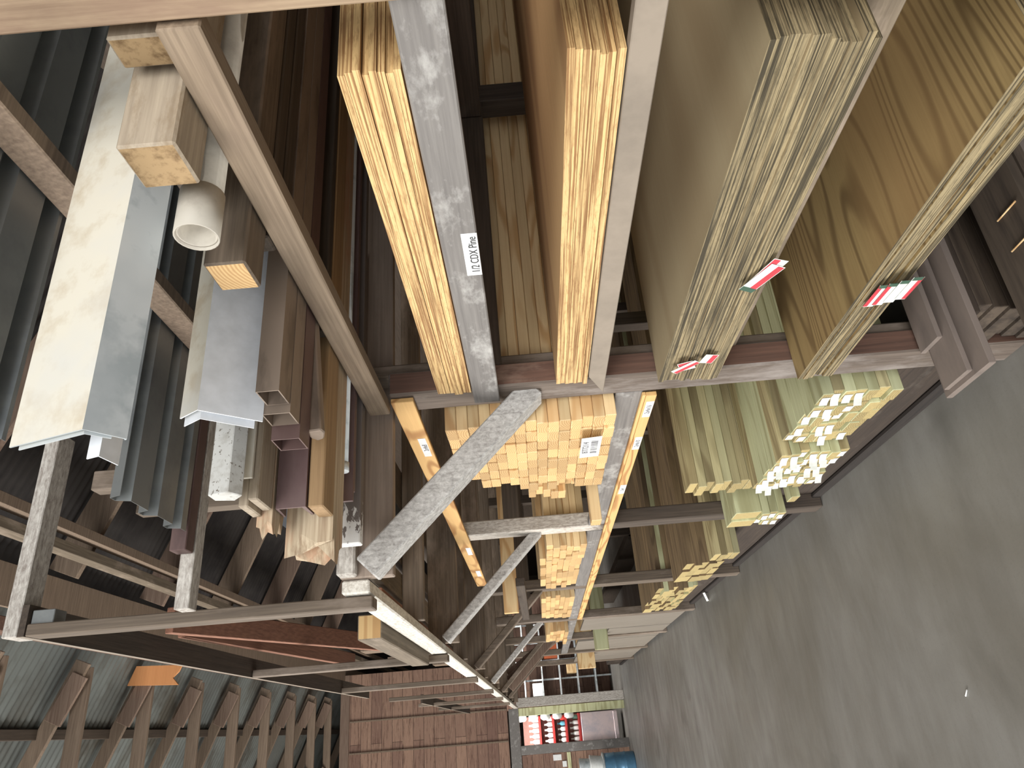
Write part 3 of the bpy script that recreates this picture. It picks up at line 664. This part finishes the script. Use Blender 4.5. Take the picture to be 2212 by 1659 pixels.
tube('conduit_collar', (.665,1.815,2.088), (.69,1.815,2.088), .019, M['galv'], o)
o = B('tan_board', .62, 3.0, 1.845, 1.862, 2.112, 2.170, M['timber_x']); tag(o, 'grey board on edge just above the round conduit', 'board')
for k in range(2):
    o = B('thin_board', .60+.03*k, 3.0, 1.872+.014*k, 1.882+.014*k, 2.071, 2.108, M['purple'], None, .001); tag(o, ['nearer thin purple-brown board standing beside the conduit','farther thin purple-brown board standing beside the conduit'][k], 'board', 'thin purple-brown boards')
o = B('paint_spattered_board', .505, 3.0, 1.962, 2.000, 2.071, 2.146, M['paintboard'], None, .003); tag(o, 'grey board spattered with white paint next to the near post', 'board')
o = shell_x('angle_trim', [(1.955,2.176),(1.952,2.149),(2.0,2.147)], .50, 2.8, .002, M['taupe']); tag(o, 'thin grey angle trim resting on the paint spattered board', 'trim')
# fillers deeper in the loft
rr = random.Random(5)
y = 1.21; k = 0
for (y0, y1, z0, z1, x0) in ((1.20,1.25,2.071,2.11,1.1),(1.55,1.585,2.071,2.11,.95),(1.70,1.79,2.20,2.24,.8),(1.88,1.94,2.12,2.16,.9),(1.14,1.23,2.15,2.2,1.1)):
    o = B('stored_board', x0, 3.2, y0, y1, z0, z1, M['dark_x']); k += 1
    tag(o, ['brown board wedged beside the shortest taupe downspout','brown board wedged beside the bent downspout','brown board lying over the broken timber','brown board lying over the thin boards','brown board over the yellow-ended timber','brown board above the plastic pipe'][k-1], 'board', 'brown boards deep in the loft')
# upper tier: roofing sheets, cream channel
def ribbed(name, x0, x1, y0, y1, z, mat, label, pitch=.118, h=.028):
    pts = []; y = y0
    while y < y1-1e-6:
        for d, dz in ((0,0),(.012,h),(.032,h),(.044,0)):
            if y+d <= y1: pts.append((y+d, z+dz))
        y += pitch
    pts.append((y1, z))
    return tag(shell_x(name, pts, x0, x1, .0012, mat), label, 'roofing sheet')
ribbed('roofing_sheet', .50, 4.2, .672, 1.08, 2.460, M['sheetgrey'], 'ribbed metal roofing sheet at the near end of the upper tier')
ribbed('roofing_sheet', .515, 4.2, 1.435, 1.742, 2.460, M['sheetgrey'], 'ribbed grey roofing sheet past the cream metal channel')
o = shell_x('sheet_metal_channel', [(0.9298, 2.3327), (0.8891, 2.2029), (0.9349, 2.1648), (0.9387, 2.1686)], .42, 3.4, .0025, [M['galv'], M['cream']], mis=[1, 0, 0]); tag(o, 'large bent sheet metal channel, cream side and shiny grey underside', 'channel')
shell_x('inner_sheet', [(0.9349, 2.3219), (0.898, 2.2055), (0.9222, 2.18)], .417, 3.4, .002, M['galv'], o)
shell_x('inner_fold', [(0.9604, 2.236), (0.954, 2.2137), (0.9953, 2.2074)], .405, 3.4, .002, M['whitemetal'], o)
for k, y in enumerate((1.20, 1.34)):
    pass
o = B('tier_plank', .9, 3.2, .87, 1.0, 2.142, 2.162, M['dark_x']); tag(o, 'dark plank under the large sheet metal channel', 'plank')
o = B('white_strip', .335, 2.6, 1.80, 1.848, 2.458, 2.495, M['white_x'], None, .002); tag(o, 'whitewashed strip of wood reaching far out over the aisle', 'strip')
o = B('dark_channel', .47, 2.8, 1.748, 1.792, 2.458, 2.50, M['brownmetal'], None, .002); tag(o, 'dark brown strip beside the whitewashed strip', 'strip')
bm = bmesh.new(); fs = box(bm, .362, .455, 8.6, 14.2, 2.93, 2.95); fs[0].material_index = 1
finish(bm, 'lower_top_rail', [M['dark_y'], M['smoothgrey']], gf)
# stock lying along the loft beyond the near post
o = B('loft_timber', .345, .435, 2.75, 3.95, 2.172, 2.262, M['timber_y'], None, .004, M['pine_end'], axis='Y'); tag(o, 'squared timber with orange end lying along the loft rail', 'timber')
for k, (x0, x1, y0, y1, z0, z1, m) in enumerate(((.47,.56,2.9,6.2,2.203,2.24,'red_y'),(.58,.70,2.7,5.8,2.203,2.24,'timber_y'),(.74,.85,2.5,6.0,2.203,2.25,'dark_y'),(1.0,1.2,2.5,6,2.203,2.26,'dark_y'))):
    o = B('loft_plank', x0, x1, y0, y1, z0, z1, M[m], None, .003); tag(o, ['reddish plank lying inside the loft rail','grey plank lying second from the loft rail','dark plank lying third from the loft rail','dark plank lying deepest along the loft'][k], 'plank', 'planks lying along the loft')
o = bar('leaning_plank', (.50,2.9,3.05), (.62,5.3,2.62), .10, .035, M['red_y'], up=(1,0,0)); tag(o, 'reddish plank slanting inside the guard frame', 'plank')
o = bar('leaning_plank', (.52,3.2,3.14), (.60,5.9,3.05), .09, .035, M['red_y'], up=(1,0,0)); tag(o, 'pale plank running just under the guard frame top', 'plank')
o = B('black_panel', .95, 1.0, 2.35, 3.6, 2.205, 2.75, M['blackpaper']); tag(o, 'black tar-paper panel standing on the loft', 'panel')
for k, y in enumerate((2.32, 2.62)):
    o = B('loft_stud', .86, .93, y, y+.06, 2.205, 3.1, M['timber_z']); tag(o, ['nearer stud standing before the black panel','farther stud standing before the black panel'][k], 'stud', 'studs on the loft')
# far loft clutter: upright old boards
for k in range(10):
    y = 6.6+.35*k; o = B('old_board', .85+.03*(k % 3), .89+.03*(k % 3), y, y+.24, 2.203, 2.75+.22*(k % 4), M['rafter'] if k % 2 else M['timber_z'], None, .003)
    tag(o, f'old upright board on the far loft, {W_[k+1]} along from the aisle entrance', 'board', 'upright boards on the far loft')

# ------------------------------------------------------------------ the far opening with shop goods
def far_post(x0, x1, y0, z0, z1, mat, label):
    return tag(B('post', x0, x1, y0, y0+.12, z0, z1, mat, None, .006), label, 'post')
far_post(.43, .60, 15.4, 0, 2.13, M['white_z'], 'wide grey-white post at the far opening, nearest the rack')
far_post(.27, .42, 15.55, 0, 2.10, M['treated_green'], 'yellow-green treated post beside the red shelf unit')
far_post(-.41, -.25, 15.5, 0, 2.10, M['grey_y'], 'dark grey post left of the red shelf unit')
M['redmetal'] = plain('redmetal', (190,52,48), .5, .1); M['redback'] = plain('redback', (150,104,92), .6)
M['pinkmetal'] = plain('pinkmetal', (206,188,188), .35, .2, 0, (180,170,176), (.45,.65), 4)
su = empty('shelf_unit', (-.05,16.2,0), 'red shop shelf unit stocked with white bottles behind the far posts', 'shelf')
B('back_panel', -.36, .26, 16.42, 16.45, .9, 2.05, M['redback'], su, 0)
B('base_cabinet', -.36, .26, 16.05, 16.44, .12, .86, M['pinkmetal'], su, .01)
for z in (.87, 1.14, 1.40, 1.68): B('shelf', -.36, .26, 16.08, 16.42, z, z+.045, M['redmetal'], su, .004)
B('kick_board', -.36, .24, 16.02, 16.1, .12, .2, M['pinkmetal'], su, .005)
M['bottle'] = plain('bottle', (238,240,238), .4); M['bottleblue'] = plain('bottleblue', (110,190,214), .4); M['bottlered'] = plain('bottlered', (220,70,60), .4); M['bottlegreen'] = plain('bottlegreen', (96,130,112), .4)
shelfnm = ['lowest','second','third','top']
def lathe(name, prof, loc, mat, seg=14, parent=None):
    bm = bmesh.new(); rings = []
    for r, z in prof: rings.append([bm.verts.new((loc[0]+r*math.cos(2*math.pi*i/seg), loc[1]+r*math.sin(2*math.pi*i/seg), loc[2]+z)) for i in range(seg)])
    for a, b_ in zip(rings, rings[1:]):
        for i in range(seg): bm.faces.new((a[i], a[(i+1) % seg], b_[(i+1) % seg], b_[i]))
    bm.faces.new(rings[0][::-1]); bm.faces.new(rings[-1])
    return finish(bm, name, mat, parent, smooth=True)
for s, z in enumerate((.917, 1.187, 1.447, 1.727)):
    for k in range(6):
        x = .19-.10*k; hh = (.15, .13, .14, .17)[s]
        mt = 'bottle'; cn = 'white'
        if (s, k) == (1, 0): mt, cn = 'bottlered', 'red'
        if (s, k) == (1, 1): mt, cn = 'bottleblue', 'blue'
        if (s, k) == (0, 0): mt, cn = 'bottlegreen', 'green'
        r = .042
        o = lathe('bottle', [(r*.95,0),(r,.01),(r,hh*.62),(r*.45,hh*.82),(r*.4,hh)], (x,16.16,z), M[mt])
        lathe('cap', [(r*.45,0),(r*.45,.025)], (x,16.16,z+hh), M[mt], parent=o)
        tag(o, f'{cn} bottle on the {shelfnm[s]} red shelf, {W_[k+1]} from the treated post', 'bottle', 'bottles on the red shelf unit')
for k in range(5):
    z = 1.0+.24*k; o = lathe('bag', [(.03,0),(.06,.03),(.065,.14),(.03,.19)], (.235,15.98,z), M['bottle'])
    tag(o, f'white hanging pouch, {W_[k+1]} from the bottom on the shelf unit side', 'pouch', 'pouches beside the red shelf unit')
    tube('hanger', (.235,15.98,z+.185), (.235,16.07,z+.2), .006, M['redmetal'], o, seg=6)
M['barrelblue'] = plain('barrelblue', (96,142,176), .3, .3); M['barrelblack'] = plain('barrelblack', (26,28,32), .5)
bl = empty('barrel', (-.72,15.0,0), 'blue ribbed metal barrel standing on the floor at the far opening', 'barrel')
lathe('body', [(.24,0),(.25,.02),(.25,.16),(.262,.175),(.25,.19),(.25,.36),(.262,.375),(.25,.39),(.25,.56)], (-.72,15.0,0), M['barrelblue'], 24, bl)
lathe('rim', [(.25,0),(.266,.01),(.266,.03),(.25,.04)], (-.72,15.0,.56), M['galv'], 24, bl)
o = lathe('bucket', [(.15,0),(.17,.2),(.178,.21),(.178,.23)], (-.66,15.0,.602), M['bottle'], 20); tag(o, 'white bucket standing on the blue barrel', 'bucket')
o = lathe('bucket', [(.12,0),(.135,.18),(.14,.19)], (-.66,15.0,.834), M['galv'], 20); tag(o, 'grey pail stacked on the white bucket', 'bucket')
o = B('panel_rail', -3.0, -.42, 15.55, 15.62, 1.15, 1.22, M['treated_green']); tag(o, 'pale rail across the boarded partition at the far opening', 'rail')
o = B('partition', -6.0, -.42, 15.63, 15.68, 0, 2.09, M['plank_wall'], None, 0); tag(o, 'brown boarded partition closing the far opening on the left', 'partition')
for k, (x, z, w) in enumerate(((-.5, 1.33, .16), (-.62, 1.24, .08))):
    o = B('note', x-.05, x+.05, 15.615, 15.629, z, z+w, M['paper'], None, 0); tag(o, ['larger white note pinned on the brown partition','smaller white note pinned on the brown partition'][k], 'note', 'notes on the partition')
o = B('partition', .45, 3.0, 18.0, 18.05, 0, 2.6, M['plank_wall'], None, 0); tag(o, 'brown boarded partition behind the pale metal shelf', 'partition')
# pale metal shelf with goods further along the right wall
ms = empty('metal_shelf', (1.3,17.5,0), 'pale metal grid shelf standing beyond the far end of the rack', 'shelf')
for x in (.62, 1.0, 1.4, 1.8, 2.2): B('upright', x, x+.035, 17.5, 17.54, 0, 2.3, M['galv'], ms, 0)
for z in (.35, .75, 1.15, 1.55, 1.95, 2.28): B('shelf', .62, 2.235, 17.3, 17.8, z, z+.03, M['galv'], ms, 0)
M['rustpanel'] = plain('rustpanel', (150,72,34), .6)
o = B('rust_box', 1.45, 1.78, 17.35, 17.7, 1.181, 1.5, M['rustpanel'], None, .01); tag(o, 'rust orange box on the pale metal shelf', 'box')
o = B('carton', .68, .95, 17.35, 17.7, 1.581, 1.8, M['paper'], None, .01); tag(o, 'white carton on the pale metal shelf', 'box')
o = B('carton', 1.1, 1.35, 17.35, 17.7, .781, 1.0, M['pine'], None, .01); tag(o, 'tan carton low on the pale metal shelf', 'box')

# small things on the floor
o = tube('wood_sliver', (.017,2.99,.004), (-.004,3.012,.004), .0028, M['paper'], seg=6); tag(o, 'pale wood sliver lying alone on the concrete floor', 'sliver')
o = bar('curled_strap', (1.008,6.72,.06), (.95,6.84,.01), .02, .003, M['tagwhite'], bevel=0); tag(o, 'pale curled strap hanging down from the base sill', 'strap')

# ------------------------------------------------------------------ light: daylight from the open end behind the camera and the open side, plus an added low fill
wd = bpy.data.worlds.new('sky'); SC.world = wd; wd.use_nodes = True
wd.node_tree.nodes['Background'].inputs[0].default_value = (.90, .95, 1.0, 1); wd.node_tree.nodes['Background'].inputs[1].default_value = 1.0
def area(name, loc, target, sx, sy, power, col=(1,1,1)):
    l = bpy.data.lights.new(name, 'AREA'); l.shape = 'RECTANGLE'; l.size = sx; l.size_y = sy; l.energy = power; l.color = col
    o = bpy.data.objects.new(name, l); COL.objects.link(o); o.location = loc
    o.rotation_euler = (Vector(target)-Vector(loc)).to_track_quat('-Z', 'Y').to_euler(); return o
area('shop_lamp', (-.05,15.78,2.06), (-.05,16.5,1.0), 1.2, .12, 22, (1,.97,.94))
area('shop_lamp', (1.3,16.4,2.7), (1.3,17.8,1.0), 1.2, .15, 40, (1,.95,.9))
area('low_underside_fill', (-3.2,-4.5,1.3), (.8,2.0,2.4), 3.5, 2.2, 60, (1,.98,.96))  # added fill lamp, stands in for floor bounce on the near undersides
area('daylight_open_end', (-2.2,-5.6,4.6), (.6,3.0,2.2), 5, 2.6, 400, (1,.98,.95))
area('daylight_open_side', (-9.5,7.5,3.2), (1,5.5,1.8), 9, 4, 1350, (1,.97,.92))
SC.view_settings.view_transform = 'Standard'; SC.view_settings.look = 'None'; SC.view_settings.gamma = 1; SC.view_settings.exposure = .42
SC.view_settings.use_curve_mapping = False
